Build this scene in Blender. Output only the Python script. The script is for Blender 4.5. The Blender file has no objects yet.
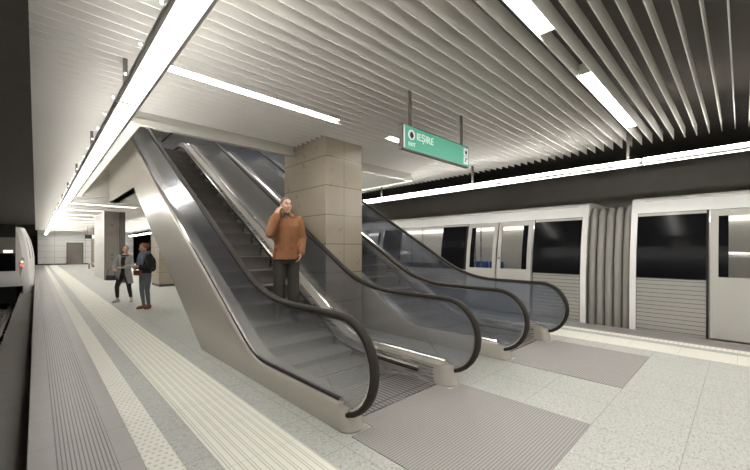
import bpy, bmesh, math, random
from mathutils import Vector, Matrix
random.seed(7)
SC = bpy.context.scene
COL = SC.collection
R = math.radians
PI = math.pi
T30 = math.tan(R(30))

# ------------------------------------------------------------------ scene settings
SC.view_settings.view_transform = 'Standard'
SC.view_settings.look = 'None'
SC.view_settings.gamma = 1
SC.view_settings.use_curve_mapping = False
SC.view_settings.exposure = 0.0
cy = SC.cycles
cy.max_bounces = 12
cy.diffuse_bounces = 8
cy.glossy_bounces = 5
cy.transmission_bounces = 8
cy.transparent_max_bounces = 12
cy.sample_clamp_indirect = 6
cy.caustics_reflective = False
cy.caustics_refractive = False

# ------------------------------------------------------------------ node helpers
class V:
    """a socket with arithmetic"""
    def __init__(s, nt, sock): s.nt, s.s = nt, sock
    def _m(s, op, b=None, c=None):
        n = s.nt.nodes.new('ShaderNodeMath'); n.operation = op
        s.nt.links.new(s.s, n.inputs[0])
        for i, x in ((1, b), (2, c)):
            if x is None: continue
            if isinstance(x, V): s.nt.links.new(x.s, n.inputs[i])
            else: n.inputs[i].default_value = x
        return V(s.nt, n.outputs[0])
    def __add__(s, b): return s._m('ADD', b)
    def __sub__(s, b): return s._m('SUBTRACT', b)
    def __mul__(s, b): return s._m('MULTIPLY', b)
    def __truediv__(s, b): return s._m('DIVIDE', b)
    def lt(s, b): return s._m('LESS_THAN', b)
    def gt(s, b): return s._m('GREATER_THAN', b)
    def fl(s, m): return s._m('FLOORED_MODULO', m)
    def abs(s): return s._m('ABSOLUTE')
    def max(s, b): return s._m('MAXIMUM', b)
    def min(s, b): return s._m('MINIMUM', b)
    def inv(s): return V(s.nt, s._m('MULTIPLY', -1).s) + 1.0

def joint(v, period, offset, width):
    """1 on a line of the given width every period"""
    return ((v - (offset - period / 2)).fl(period) - period / 2).abs().lt(width / 2)

class Mat:
    def __init__(s, name, color=(.5, .5, .5), rough=.5, metal=0.0, var=.06, vscale=6.0, spec=.5, bump=0.0, bscale=80.0):
        s.m = bpy.data.materials.new(name); s.m.use_nodes = True
        s.nt = s.m.node_tree; s.b = s.nt.nodes['Principled BSDF']
        s.b.inputs['Roughness'].default_value = rough
        s.b.inputs['Metallic'].default_value = metal
        s.b.inputs['Specular IOR Level'].default_value = spec
        tc = s.nt.nodes.new('ShaderNodeTexCoord'); s.tc = tc
        sx = s.nt.nodes.new('ShaderNodeSeparateXYZ'); s.nt.links.new(tc.outputs['Object'], sx.inputs[0])
        s.x, s.y, s.z = (V(s.nt, sx.outputs[i]) for i in range(3))
        s.col = s.rgb(color)
        if var:
            n = s.noise(vscale, 3)
            s.col = s.mix(n, s.rgb(tuple(c * (1 - var) for c in color)), s.rgb(tuple(min(1, c * (1 + var)) for c in color)))
        if bump:
            s.bumpit(s.noise(bscale, 2), bump)
    def rgb(s, c):
        n = s.nt.nodes.new('ShaderNodeRGB'); n.outputs[0].default_value = (c[0], c[1], c[2], 1); return n.outputs[0]
    def noise(s, scale, detail=2, stretch=None):
        n = s.nt.nodes.new('ShaderNodeTexNoise'); n.inputs['Scale'].default_value = scale; n.inputs['Detail'].default_value = detail
        if stretch:
            mp = s.nt.nodes.new('ShaderNodeMapping'); mp.inputs['Scale'].default_value = stretch
            s.nt.links.new(s.tc.outputs['Object'], mp.inputs[0]); s.nt.links.new(mp.outputs[0], n.inputs['Vector'])
        else: s.nt.links.new(s.tc.outputs['Object'], n.inputs['Vector'])
        return V(s.nt, n.outputs['Fac'])
    def mix(s, f, a, b):
        n = s.nt.nodes.new('ShaderNodeMix'); n.data_type = 'RGBA'
        s.nt.links.new(f.s, n.inputs[0]); s.nt.links.new(a, n.inputs[6]); s.nt.links.new(b, n.inputs[7])
        return n.outputs[2]
    def over(s, f, color): s.col = s.mix(f, s.col, s.rgb(color)); return s
    def bumpit(s, v, strength=.3, dist=.01):
        n = s.nt.nodes.new('ShaderNodeBump'); n.inputs['Strength'].default_value = strength; n.inputs['Distance'].default_value = dist
        s.nt.links.new(v.s, n.inputs['Height']); s.nt.links.new(n.outputs[0], s.b.inputs['Normal'])
    def roughvar(s, v, a, b): s.nt.links.new((v * (b - a) + a).s, s.b.inputs['Roughness'])
    def done(s):
        s.nt.links.new(s.col, s.b.inputs['Base Color']); return s.m

def simple(name, color, rough=.5, metal=0.0, **k): return Mat(name, color, rough, metal, **k).done()

def emit(name, color, strength):
    m = bpy.data.materials.new(name); m.use_nodes = True; nt = m.node_tree
    nt.nodes.remove(nt.nodes['Principled BSDF'])
    e = nt.nodes.new('ShaderNodeEmission'); e.inputs[0].default_value = (*color, 1); e.inputs[1].default_value = strength
    nt.links.new(e.outputs[0], nt.nodes['Material Output'].inputs[0]); return m

def glass_mat(name, tint, rough, refl_rough, refl_col, base_refl, film=0, film_col=(.7, .72, .75)):
    """tinted balustrade glass: straight see-through, a slightly blurred part and a reflection that grows at grazing angles"""
    m = bpy.data.materials.new(name); m.use_nodes = True; nt = m.node_tree
    nt.nodes.remove(nt.nodes['Principled BSDF'])
    out = nt.nodes['Material Output']
    rf = nt.nodes.new('ShaderNodeBsdfRefraction'); rf.inputs['Color'].default_value = (*tint, 1)
    rf.inputs['IOR'].default_value = 1.02; rf.inputs['Roughness'].default_value = rough
    tc = nt.nodes.new('ShaderNodeTexCoord'); nz = nt.nodes.new('ShaderNodeTexNoise'); nz.inputs['Scale'].default_value = 2.0
    nt.links.new(tc.outputs['Object'], nz.inputs['Vector'])
    gl = nt.nodes.new('ShaderNodeBsdfGlossy'); gl.inputs['Color'].default_value = (*refl_col, 1)
    mm = nt.nodes.new('ShaderNodeMath'); mm.operation = 'MULTIPLY_ADD'; mm.inputs[1].default_value = .06; mm.inputs[2].default_value = refl_rough - .03
    nt.links.new(nz.outputs['Fac'], mm.inputs[0]); nt.links.new(mm.outputs[0], gl.inputs['Roughness'])
    lw = nt.nodes.new('ShaderNodeLayerWeight'); lw.inputs['Blend'].default_value = .5
    pw = nt.nodes.new('ShaderNodeMath'); pw.operation = 'POWER'; pw.inputs[1].default_value = 2.5; nt.links.new(lw.outputs['Facing'], pw.inputs[0])
    ma = nt.nodes.new('ShaderNodeMath'); ma.operation = 'MULTIPLY_ADD'; ma.inputs[1].default_value = .95 - base_refl; ma.inputs[2].default_value = base_refl
    nt.links.new(pw.outputs[0], ma.inputs[0])
    mx = nt.nodes.new('ShaderNodeMixShader'); nt.links.new(ma.outputs[0], mx.inputs[0])
    see = rf.outputs[0]
    if film:
        df_ = nt.nodes.new('ShaderNodeBsdfDiffuse'); df_.inputs['Color'].default_value = (*film_col, 1)
        m2 = nt.nodes.new('ShaderNodeMixShader'); m2.inputs[0].default_value = film
        nt.links.new(see, m2.inputs[1]); nt.links.new(df_.outputs[0], m2.inputs[2]); see = m2.outputs[0]
    nt.links.new(see, mx.inputs[1]); nt.links.new(gl.outputs[0], mx.inputs[2]); nt.links.new(mx.outputs[0], out.inputs[0])
    return m

# ------------------------------------------------------------------ mesh helpers
class MB:
    def __init__(s): s.bm = bmesh.new()
    def quad(s, pts):
        return s.bm.faces.new([s.bm.verts.new(p) for p in pts])
    def box(s, x0, x1, y0, y1, z0, z1):
        v = [s.bm.verts.new((x, y, z)) for x in (x0, x1) for y in (y0, y1) for z in (z0, z1)]
        for f in ((0, 1, 3, 2), (4, 6, 7, 5), (0, 4, 5, 1), (2, 3, 7, 6), (0, 2, 6, 4), (1, 5, 7, 3)):
            s.bm.faces.new([v[i] for i in f])
        return s
    def ext(s, poly, a, b, axis='x', mapf=None):
        """extrude a polygon (2D points) along an axis from a to b. axis x: points are (y,z); y: (x,z); z: (x,y)"""
        def P(p, t):
            return {'x': (t, p[0], p[1]), 'y': (p[0], t, p[1]), 'z': (p[0], p[1], t)}[axis]
        A = [s.bm.verts.new(P(p, a)) for p in poly]; B = [s.bm.verts.new(P(p, b)) for p in poly]
        n = len(poly)
        fs = [s.bm.faces.new(A), s.bm.faces.new(B[::-1])]
        for i in range(n):
            s.bm.faces.new((A[i], B[i], B[(i + 1) % n], A[(i + 1) % n]))
        if n > 4: bmesh.ops.triangulate(s.bm, faces=fs, ngon_method='EAR_CLIP')
        return s
    def rings(s, rs, cap=True, closed=False):
        """skin a list of rings of points (equal counts)"""
        vs = [[s.bm.verts.new(p) for p in r] for r in rs]
        n = len(rs[0]); m = len(vs)
        for i in range(m if closed else m - 1):
            a, b = vs[i], vs[(i + 1) % m]
            for j in range(n): s.bm.faces.new((a[j], a[(j + 1) % n], b[(j + 1) % n], b[j]))
        if cap and not closed:
            s.bm.faces.new(vs[0][::-1]); s.bm.faces.new(vs[-1])
        return s
    def tube(s, pts, r, n=10, rend=None, ball=False):
        """round tube through points; r a number or a list"""
        pts = [Vector(p) for p in pts]; m = len(pts)
        rr = r if isinstance(r, (list, tuple)) else [r] * m
        rs = []; ref = None
        if ball:
            d0 = (pts[0] - pts[1]).normalized(); d1 = (pts[-1] - pts[-2]).normalized()
            pre = [(pts[0] + d0 * rr[0] * math.sin(t), rr[0] * math.cos(t)) for t in (1.35, .95, .5)]
            post = [(pts[-1] + d1 * rr[-1] * math.sin(t), rr[-1] * math.cos(t)) for t in (.5, .95, 1.35)]
            pts = [p for p, _ in pre] + pts + [p for p, _ in post]; rr = [q for _, q in pre] + list(rr) + [q for _, q in post]
            m = len(pts)
        for i, p in enumerate(pts):
            t = (pts[min(i + 1, m - 1)] - pts[max(i - 1, 0)]).normalized()
            if ref is None: ref = Vector((0, 0, 1)) if abs(t.z) < .9 else Vector((1, 0, 0))
            u = (ref - t * ref.dot(t)).normalized(); w = t.cross(u); ref = u
            rs.append([p + (u * math.cos(2 * PI * k / n) + w * math.sin(2 * PI * k / n)) * rr[i] for k in range(n)])
        return s.rings(rs)
    def ellipsoid(s, c, rx, ry, rz, M=None, seg=16, rg=10):
        c = Vector(c); rs = []
        for i in range(1, rg):
            t = PI * i / rg
            ring = []
            for k in range(seg):
                p = Vector((rx * math.sin(t) * math.cos(2 * PI * k / seg), ry * math.sin(t) * math.sin(2 * PI * k / seg), -rz * math.cos(t)))
                ring.append(c + (M @ p if M else p))
            rs.append(ring)
        return s.rings(rs)
    def lathe(s, c, prof, n=20):
        return s.rings([[(c[0] + r * math.cos(2 * PI * k / n), c[1] + r * math.sin(2 * PI * k / n), c[2] + z) for k in range(n)] for r, z in prof])
    def loft(s, rows, n=18):
        """torso-like loft: rows of (z, cx, cy, rx, ry)"""
        return s.rings([[(cx + rx * math.cos(2 * PI * k / n), cyy + ry * math.sin(2 * PI * k / n), z) for k in range(n)] for z, cx, cyy, rx, ry in rows])
    def xform(s, M):
        bmesh.ops.transform(s.bm, matrix=M, verts=s.bm.verts[:]); return s
    def build(s, name, mat, parent=None, smooth=None, bevel=0, seg=2, local=False):
        bmesh.ops.recalc_face_normals(s.bm, faces=s.bm.faces[:])
        me = bpy.data.meshes.new(name)
        if parent is not None and not local:
            o = ORG[parent.name]; bmesh.ops.translate(s.bm, vec=-o, verts=s.bm.verts[:])
        s.bm.to_mesh(me); s.bm.free()
        return link(name, me, mat, parent, smooth, bevel, seg)

ORG = {}
def link(name, me, mat, parent=None, smooth=None, bevel=0, seg=2):
    me.materials.append(mat)
    ob = bpy.data.objects.new(name, me); COL.objects.link(ob)
    if smooth is not None:
        me.polygons.foreach_set('use_smooth', [True] * len(me.polygons))
        me.set_sharp_from_angle(angle=R(smooth))
    if bevel:
        b = ob.modifiers.new('edge', 'BEVEL'); b.width = bevel; b.segments = seg; b.limit_method = 'ANGLE'; b.angle_limit = R(40)
    if parent is not None:
        ob.parent = parent; ORG[ob.name] = ORG[parent.name]
    else: ORG[ob.name] = Vector((0, 0, 0))
    return ob

def tag(o, label, cat, group=None, kind='thing'):
    o['label'] = label; o['category'] = cat; o['kind'] = kind
    if group: o['group'] = group
    return o
def thing(name, label, cat, loc=(0, 0, 0), rz=0, group=None):
    o = bpy.data.objects.new(name, None); COL.objects.link(o); o.empty_display_size = .2
    o.location = loc; o.rotation_euler = (0, 0, rz); ORG[o.name] = Vector(loc)
    return tag(o, label, cat, group)
def struct(o): o['kind'] = 'structure'; return o
def dup(root, delta, label=None):
    """copy a thing with its parts and sub-parts"""
    def cp(o, par):
        c = o.copy(); COL.objects.link(c)
        if par is not None: c.parent = par
        for ch in o.children: cp(ch, c)
        return c
    r = cp(root, None); r.location = Vector(root.location) + Vector(delta)
    if label: r['label'] = label
    ORG[r.name] = Vector(r.location)
    return r

# ------------------------------------------------------------------ materials
WHITE = (1.0, .97, .92)
LAMP = 6.0
m_lamp = emit('line_lamp_diffuser', WHITE, LAMP)
m_lamp2 = emit('ceiling_lamp_diffuser', WHITE, 38)
m_spot = emit('small_spot', WHITE, 5)
m_fill_up = emit('added_slat_uplight', WHITE, 1.2)  # invented upward glow, brightens the slats above the line lamps
m_fill_side = emit('added_slat_sidelight', WHITE, 58.0)  # invented sideways glow, spreads light across the slat faces
m_carlamp = emit('carriage_lamp', WHITE, 2.8)
m_lampR = emit('train_side_lamp_diffuser', WHITE, 26.0)
m_hall = emit('hall_lamp', WHITE, 32)

# terrazzo floor
t = Mat('terrazzo', (.55, .56, .515), .42, var=.05, vscale=3)
sp = t.noise(26, 2, (1.0, 2.2, 1)); t.over(sp.gt(.57) * .6, (.38, .385, .355))
sp2 = t.noise(38, 1, (1.7, 1, 1)); t.over(sp2.gt(.66) * .8, (.24, .235, .22))
sp3 = t.noise(45, 1); t.over(sp3.lt(.36) * .5, (.75, .75, .70))
t.over((joint(t.y, .6, .3, .007).max(joint(t.x, .575, 3.43, .007))) * .75, (.30, .29, .27))
m_terr = t.done()

t = Mat('edge_band', (.42, .405, .39), .34, var=.06, vscale=4)
rid = joint(t.x, .024, .012, .009) * t.x.gt(.10) * t.x.lt(.42)
t.over(rid * .75, (.10, .095, .09)); t.over(joint(t.y, .6, .05, .007) * .6, (.2, .19, .18)); t.bumpit(rid * -1.0, .5, .004)
m_edgeL = t.done()
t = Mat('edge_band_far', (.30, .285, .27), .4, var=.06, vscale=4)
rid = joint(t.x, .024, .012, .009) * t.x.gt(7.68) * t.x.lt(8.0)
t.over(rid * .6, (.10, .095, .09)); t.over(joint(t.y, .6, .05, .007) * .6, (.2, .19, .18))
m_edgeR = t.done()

def tactile_dots(name, x0):
    t = Mat(name, (.95, .935, .84), .5, var=.03)
    row = ((t.y / .062)._m('FLOOR')).fl(2.0)
    dx = ((t.x - x0 + row * .024).fl(.048) - .024).abs() / .013
    dy = (t.y.fl(.062) - .031).abs() / .011
    dot = (dx * dx + dy * dy).lt(1.0)
    t.over(dot * .55, (.45, .44, .36)); t.over(joint(t.y, .6, .05, .006) * .4, (.4, .39, .32))
    t.bumpit(dot, .4, .004)
    return t.done()
def tactile_lines(name, x0):
    t = Mat(name, (.94, .93, .83), .5, var=.03)
    a = joint(t.x, .066, x0, .007).max(joint(t.x, .066, x0 + .020, .006))
    t.over(a * .6, (.40, .39, .28)); t.over(joint(t.y, .6, .05, .006) * .45, (.4, .39, .3))
    t.bumpit(a * -1.0, .4, .004)
    return t.done()
m_dotL = tactile_dots('tactile_dots_left', .55); m_dotR = tactile_dots('tactile_dots_right', 7.36)
m_linL = tactile_lines('tactile_lines_left', .955); m_linR = tactile_lines('tactile_lines_right', 6.635)

t = Mat('entrance_mat', (.40, .38, .36), .5, var=.04)
rid = joint(t.y, .024, .0, .010); t.over(rid * .6, (.16, .15, .145)); t.bumpit(rid * -1.0, .4, .005); m_mat = t.done()

t = Mat('pillar_tile', (.335, .285, .215), .30, .0, var=.10, vscale=2.2, spec=.7)
t.over(joint(t.z, .51, .077, .014), (.09, .075, .06)); t.roughvar(t.noise(5, 3), .22, .38); m_pillar_mat = t
ptx = t
t.over(joint(t.x, .83, .40, .010), (.09, .075, .06)); m_pillar = t.done()
m_plinth = simple('pillar_plinth', (.05, .047, .045), .4)

m_slat = simple('slat_paint', (.90, .88, .84), .45, var=.02)
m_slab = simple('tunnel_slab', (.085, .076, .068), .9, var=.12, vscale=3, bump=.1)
m_tunnel = simple('tunnel_wall_paint', (.13, .12, .11), .9, var=.10, vscale=2)
m_track = simple('track_concrete', (.16, .15, .14), .9, var=.18, vscale=4)
m_plat = simple('platform_side', (.20, .19, .18), .8)
m_rim = simple('opening_rim', (.62, .60, .545), .4, var=.02)
m_whitewall = simple('well_wall', (.70, .69, .66), .5, var=.02)
t = Mat('end_wall_panel', (.74, .735, .72), .4, var=.02)
t.over(joint(t.z, .6, .12, .03).max(joint(t.x, 2.4, 1.35, .035)) * .8, (.30, .29, .27)); m_endwall = t.done()
m_door = simple('door_paint', (.17, .15, .13), .5)
m_steel = Mat('brushed_steel', (.54, .52, .49), .28, .75, var=.04, vscale=3)
m_steel.roughvar(m_steel.noise(8, 3, (1, .2, 6)), .22, .34); m_steel = m_steel.done()
m_clad = Mat('steel_cladding', (.60, .56, .50), .26, .22, var=.015, vscale=2)
m_clad = m_clad.done()
m_polish = simple('polished_trim', (.75, .73, .70), .15, 1.0, var=0)
m_dark = simple('dark_metal', (.09, .085, .08), .45, .3, var=.05)
m_rod = simple('rod_metal', (.16, .145, .13), .45, .2, var=.03)
m_rubber = simple('handrail_rubber', (.035, .030, .026), .65, var=.05, spec=.15)
t = Mat('step_metal', (.24, .22, .20), .5, .25, var=.05)
g = joint(t.x, .018, .0, .008); t.over(g * .5, (.03, .028, .026)); m_step = t.done()
t = Mat('landing_plate', (.50, .48, .455), .35, .8, var=.04)
g = joint(t.x, .05, .0, .022); t.over(g * .75, (.12, .11, .10)); t.over(joint(t.y, .42, .30, .012), (.10, .09, .085)); t.bumpit(g * -1.0, .5, .006); m_land = t.done()
m_brush = simple('brush_bristle', (.02, .02, .02), .8)
m_glassN = glass_mat('balustrade_glass', (.88, .89, .92), .22, .24, (.82, .83, .85), .18, .10, (.60, .64, .72))
m_glassF = glass_mat('balustrade_glass_far', (.76, .79, .84), .08, .16, (.74, .77, .83), .15, .12, (.42, .46, .55))
m_housing = simple('lamp_housing', (.86, .85, .82), .35, var=.02)
m_white = simple('train_white', (.94, .93, .915), .28, var=.02, spec=.6)
m_grey = simple('train_grey', (.50, .485, .455), .4, var=.02)
m_blackglass = simple('black_window', (.006, .006, .007), .14, var=0, spec=.07)
m_black = simple('black_rubber', (.012, .012, .012), .6)
t = Mat('ribbed_panel', (.46, .445, .415), .35, .4, var=.02); t.over(joint(t.z, .075, .02, .009), (.12, .115, .11)); m_ribbed = t.done()
m_bellow = simple('bellows_rubber', (.30, .285, .265), .55, var=.05)
m_inner = simple('carriage_lining', (.72, .71, .68), .5, var=.02)
m_blue = simple('blue_seat', (.03, .12, .42), .5)
m_clear = glass_mat('carriage_glass', (.86, .85, .82), .0, .03, (.9, .9, .9), .05)
def backlit(name, c, k):
    m = Mat(name, c, .4, var=0); m.b.inputs['Emission Color'].default_value = (*c, 1); m.b.inputs['Emission Strength'].default_value = k; return m.done()
m_green = backlit('sign_green', (.10, .44, .31), .35); m_signwhite = backlit('sign_white', (.88, .88, .86), .5)
m_signblack = simple('sign_black', (.012, .012, .012), .5, var=0)
m_redlamp = emit('tail_lamp', (1.0, .10, .06), 2.5)
m_wlamp = emit('head_lamp', (1.0, .97, .92), 1.2)
m_rail = simple('rail_steel', (.42, .39, .36), .35, 1.0)
m_sleeper = simple('sleeper_concrete', (.34, .32, .30), .8)
m_liftsteel = simple('lift_steel', (.19, .175, .155), .4, .3, var=.04)
m_bench = simple('bench_wood', (.62, .52, .38), .5)
skin = simple('skin', (.60, .36, .26), .5, var=.06, vscale=20)

# ------------------------------------------------------------------ platform, floor and tunnel shell
Y0, Y1 = -14.5, 48.6
PW = 8.1
def slab(name, x0, x1, y0, y1, z0, z1, mat): return struct(MB().box(x0, x1, y0, y1, z0, z1).build(name, mat))
slab('trim_1', -.045, .55, Y0, Y1, -.12, 0, m_edgeL)
slab('trim_2', .55, .74, Y0, Y1, -.12, .003, m_dotL)
slab('trim_3', .93, 1.49, Y0, Y1, -.12, .003, m_linL)
slab('trim_4', 6.61, 7.17, Y0, Y1, -.12, .003, m_linR)
slab('trim_5', 7.36, 7.55, Y0, Y1, -.12, .003, m_dotR)
slab('trim_6', 7.55, PW + .04, Y0, Y1, -.12, 0, m_edgeR)
f = MB()
for a, b in ((.74, .93), (1.49, 6.61), (7.17, 7.36)): f.box(a, b, Y0, Y1, -.12, 0)
struct(f.build('floor', m_terr))
slab('trim_7', .25, PW - .25, Y0, Y1, -1.10, -.12, m_plat)
slab('trim_8', -4.2, 12.5, Y0, 60, -1.3, -1.10, m_track)
slab('trim_13', -.50, .25, Y0, 60, -1.10, -.36, simple('side_ledge', (.30, .285, .265), .85, var=.08, vscale=3))
slab('wall_left', -4.4, -4.2, Y0, 60, -1.3, 4.2, m_tunnel)
slab('wall_right', 12.3, 12.5, Y0, 60, -1.3, 4.2, simple('train_side_wall', (.62, .585, .53), .9, var=.08, vscale=2))
slab('wall_front', -4.4, 12.5, Y0 - .2, Y0, -1.3, 4.2, m_tunnel)
slab('wall_tunnel', -4.4, 12.5, 60, 60.2, -1.3, 4.2, m_tunnel)
# portals over the tracks at the far end of the hall
slab('wall_portal', -4.4, -.02, Y1, Y1 + .3, 2.9, 4.2, m_tunnel)
struct(MB().box(.12, PW - .12, Y1 - .6, Y1 - .4, 0, 3.95).build('wall_back', m_endwall))
slab('baseboard_back', .12, PW - .12, Y1 - .62, Y1 - .6, 0, .12, m_plinth)
# metal service door in the end wall
dY = Y1 - .6
d = struct(MB().box(2.32, 3.52, dY - .05, dY - .003, 0, 2.2).build('door_1', m_door, bevel=.01))
df = MB()
df.box(2.25, 2.32, dY - .06, dY - .001, 0, 2.27).box(3.52, 3.59, dY - .06, dY - .001, 0, 2.27).box(2.32, 3.52, dY - .06, dY - .001, 2.2, 2.27)
df.build('door_frame', m_dark, d)
MB().tube([(3.42, dY - .1, .98), (3.42, dY - .1, 1.12)], .012).box(3.41, 3.43, dY - .11, dY - .045, 1.03, 1.06).build('door_handle', m_steel, d)

# structural slab with the opening for the escalators
OX0, OX1, OY0, OY1 = 1.09, 7.01, 6.08, 15.3
SLZ0, SLZ1 = 3.95, 4.6
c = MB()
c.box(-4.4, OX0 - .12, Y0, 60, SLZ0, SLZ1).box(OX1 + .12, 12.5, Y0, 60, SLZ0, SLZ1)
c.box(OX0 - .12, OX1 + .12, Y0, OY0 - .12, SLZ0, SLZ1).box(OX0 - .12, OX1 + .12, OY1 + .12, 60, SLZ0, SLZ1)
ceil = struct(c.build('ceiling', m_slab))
# slats
SP, SY = .152, .082
SZ0, SZ1 = 3.45, 3.63
s_ = MB()
PIL = [(3.60, 4.43, 4.97, 6.37), (3.60, 4.43, 16.4, 17.8), (3.60, 4.43, 28.0, 29.4), (3.60, 4.43, 39.5, 40.9)]
k = -int((SY - Y0) / SP)
while SY + SP * k < Y1 - .7:
    y = SY + SP * k; k += 1
    segs = [(-.045, PW + .03)]
    cuts = []
    if OY0 - .13 < y < OY1 + .13: cuts.append((OX0 - .08, OX1 + .08))
    else:
        for (a, b, p, q) in PIL:
            if p - .02 < y < q + .02: cuts.append((a - .02, b + .02))
    for a, b in cuts:
        segs = [(p, q) for s in segs for p, q in ((s[0], min(s[1], a)), (max(s[0], b), s[1])) if q - p > .05]
    for a, b in segs: s_.box(a, b, y - .004, y + .004, SZ0, SZ1)
s_.build('slat_panel', m_slat, ceil)
# rim round the opening, and the well walls above it
r = MB()
rim_prof = [(0, 3.30), (.11, 3.30), (.11, 3.38), (.05, 3.40), (.05, 4.6), (0, 4.6)]
r.ext([(OY0 - p, z) for p, z in rim_prof], OX0 - .12, OX1 + .12, 'x')
struct(r.build('trim_9', m_rim))
r = MB(); r.ext([(OY1 + p, z) for p, z in rim_prof], OX0 - .12, OX1 + .12, 'x'); struct(r.build('trim_10', m_rim))
r = MB(); r.ext([(OX0 - p, z) for p, z in rim_prof], OY0, OY1, 'y'); struct(r.build('trim_11', m_rim))
r = MB(); r.ext([(OX1 + p, z) for p, z in rim_prof], OY0, OY1, 'y'); struct(r.build('trim_12', m_rim))
# the upper hall
HZ = 7.6
slab('wall_upper_left', -1.2, -1.0, 2.5, 22, SLZ1, HZ, m_whitewall)
slab('wall_upper_right', 9.1, 9.3, 2.5, 22, SLZ1, HZ, m_whitewall)
slab('wall_upper_back', -1.2, 9.3, 22, 22.2, SLZ1, HZ, m_whitewall)
slab('wall_upper_front', -1.2, 9.3, 2.3, 2.5, SLZ1, HZ, m_whitewall)
slab('ceiling_upper', -1.2, 9.3, 2.3, 22.2, HZ, HZ + .2, m_whitewall)

# ------------------------------------------------------------------ pillars
def pillar(x0, x1, y0, y1, top, label):
    p = thing('tiled_pillar', label, 'pillar', (x0, y0, 0), group='tiled pillars along the platform axis')
    b = MB().box(x0, x1, y0, y1, .10, top); b.build('tile_cladding', m_pillar, p, bevel=.006)
    MB().box(x0 + .02, x1 - .02, y0 + .02, y1 - .02, 0, .10).build('plinth', m_plinth, p)
    return p
pillar(*PIL[0], 3.93, 'large square pillar in bronze-brown stone tiles standing between the two escalators')
pillar(*PIL[1], 3.93, 'brown tiled pillar on a dark plinth behind the woman in the blue scarf')
pillar(*PIL[3], 3.93, 'small far brown tiled pillar near the end wall with the door')
# service shaft with grey steel front
p = thing('service_shaft', 'grey steel-clad shaft with white side standing on the platform behind the two women', 'shaft', (2.45, 22, 0))
MB().box(2.45, 3.05, 22.0, 22.06, 0, 3.44).build('front_panel', m_liftsteel, p, bevel=.006)
MB().box(3.07, 3.32, 22.05, 22.12, 0, 3.44).build('recess_panel', m_dark, p)
MB().box(2.455, 3.32, 22.14, 26.2, 0, 3.44).build('white_casing', m_whitewall, p, bevel=.01)
for z in (1.05, 1.25, 2.75):
    MB().ext([(2.76 + .045 * math.cos(a * PI / 6), z + .045 * math.sin(a * PI / 6)) for a in range(12)], 21.985, 22.0, 'y').build('call_button', m_dark, p)

# ------------------------------------------------------------------ lamps
NX = 3.04
def line_lamp(xc, y0, label, group, side):
    L = 3.02; z = 2.95
    o = thing('line_lamp', label, 'lamp', (xc, y0, z), group=group)
    w = .106 if side < 0 else .062; d = w - .029
    prof = [(xc - w, z + .008), (xc - w + .01, z), (xc - d, z), (xc - d, z + .03), (xc + d, z + .03), (xc + d, z), (xc + w - .01, z), (xc + w, z + .008),
            (xc + w, z + .03), (xc + w - .026, z + .10), (xc - w + .026, z + .10), (xc - w, z + .03)]
    MB().ext(prof, y0, y0 + L, 'y').build('housing', m_housing, o)
    MB().box(xc - d + .001, xc + d - .001, y0 + .01, y0 + L - .01, z + .004, z + .029).build('diffuser', m_lamp if side < 0 else m_lampR, o)
    MB().box(xc - .018, xc + .018, y0 + .16, y0 + .20, z + .10, SLZ0).build('hanger_rod', m_rod, o)
    MB().box(xc - w + .036, xc + w - .036, y0 + .02, y0 + L - .02, z + .101, z + .106).build('added_fill_top', m_fill_up, o)  # added fill strip on the housing top, only there to lift the ceiling
    xs = sorted((xc - side * (w - .016), xc - side * (w + .003))); MB().box(xs[0], xs[1], y0 + .02, y0 + L - .02, z + .062, z + .096).build('added_fill_side', m_fill_side, o)  # added fill strip on the inner flank, aimed across the slats
    for i in range(5):
        yy = y0 + .03 + i * .6; xx = xc + side * (w + .012)
        MB().lathe((xx, yy, z + .035), [(.005, 0), (.009, .003), (.009, .018), (.005, .021)], 10).build('clip_light', m_spot, o)
    return o
base = line_lamp(.665, -1.84 - 4 * NX, '', 'line lamps hung along the left platform edge', -1)
names = ['nearest long white line lamp above the left platform edge, filling the upper left of the picture']
lamps = [base]
for i in range(1, 20): lamps.append(dup(base, (0, NX * i, 0)))
base2 = line_lamp(PW - .665, -1.84 - 4 * NX, '', 'line lamps hung along the train side platform edge', 1)
lampsR = [base2] + [dup(base2, (0, NX * i, 0)) for i in range(1, 20)]
ordn = ['first', 'second', 'third', 'fourth', 'fifth', 'sixth', 'seventh', 'eighth', 'ninth', 'tenth', 'eleventh', 'twelfth', 'thirteenth', 'fourteenth', 'fifteenth', 'sixteenth']
def seg_name(i): return ordn[i - 4] + ' segment counted from the camera' if i >= 4 else ordn[3 - i] + ' segment behind the camera'
for i, o in enumerate(lamps): o['label'] = 'white line lamp over the left platform edge, ' + seg_name(i)
for i, o in enumerate(lampsR): o['label'] = 'line lamp hung in front of the train roof, ' + seg_name(i)

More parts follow.
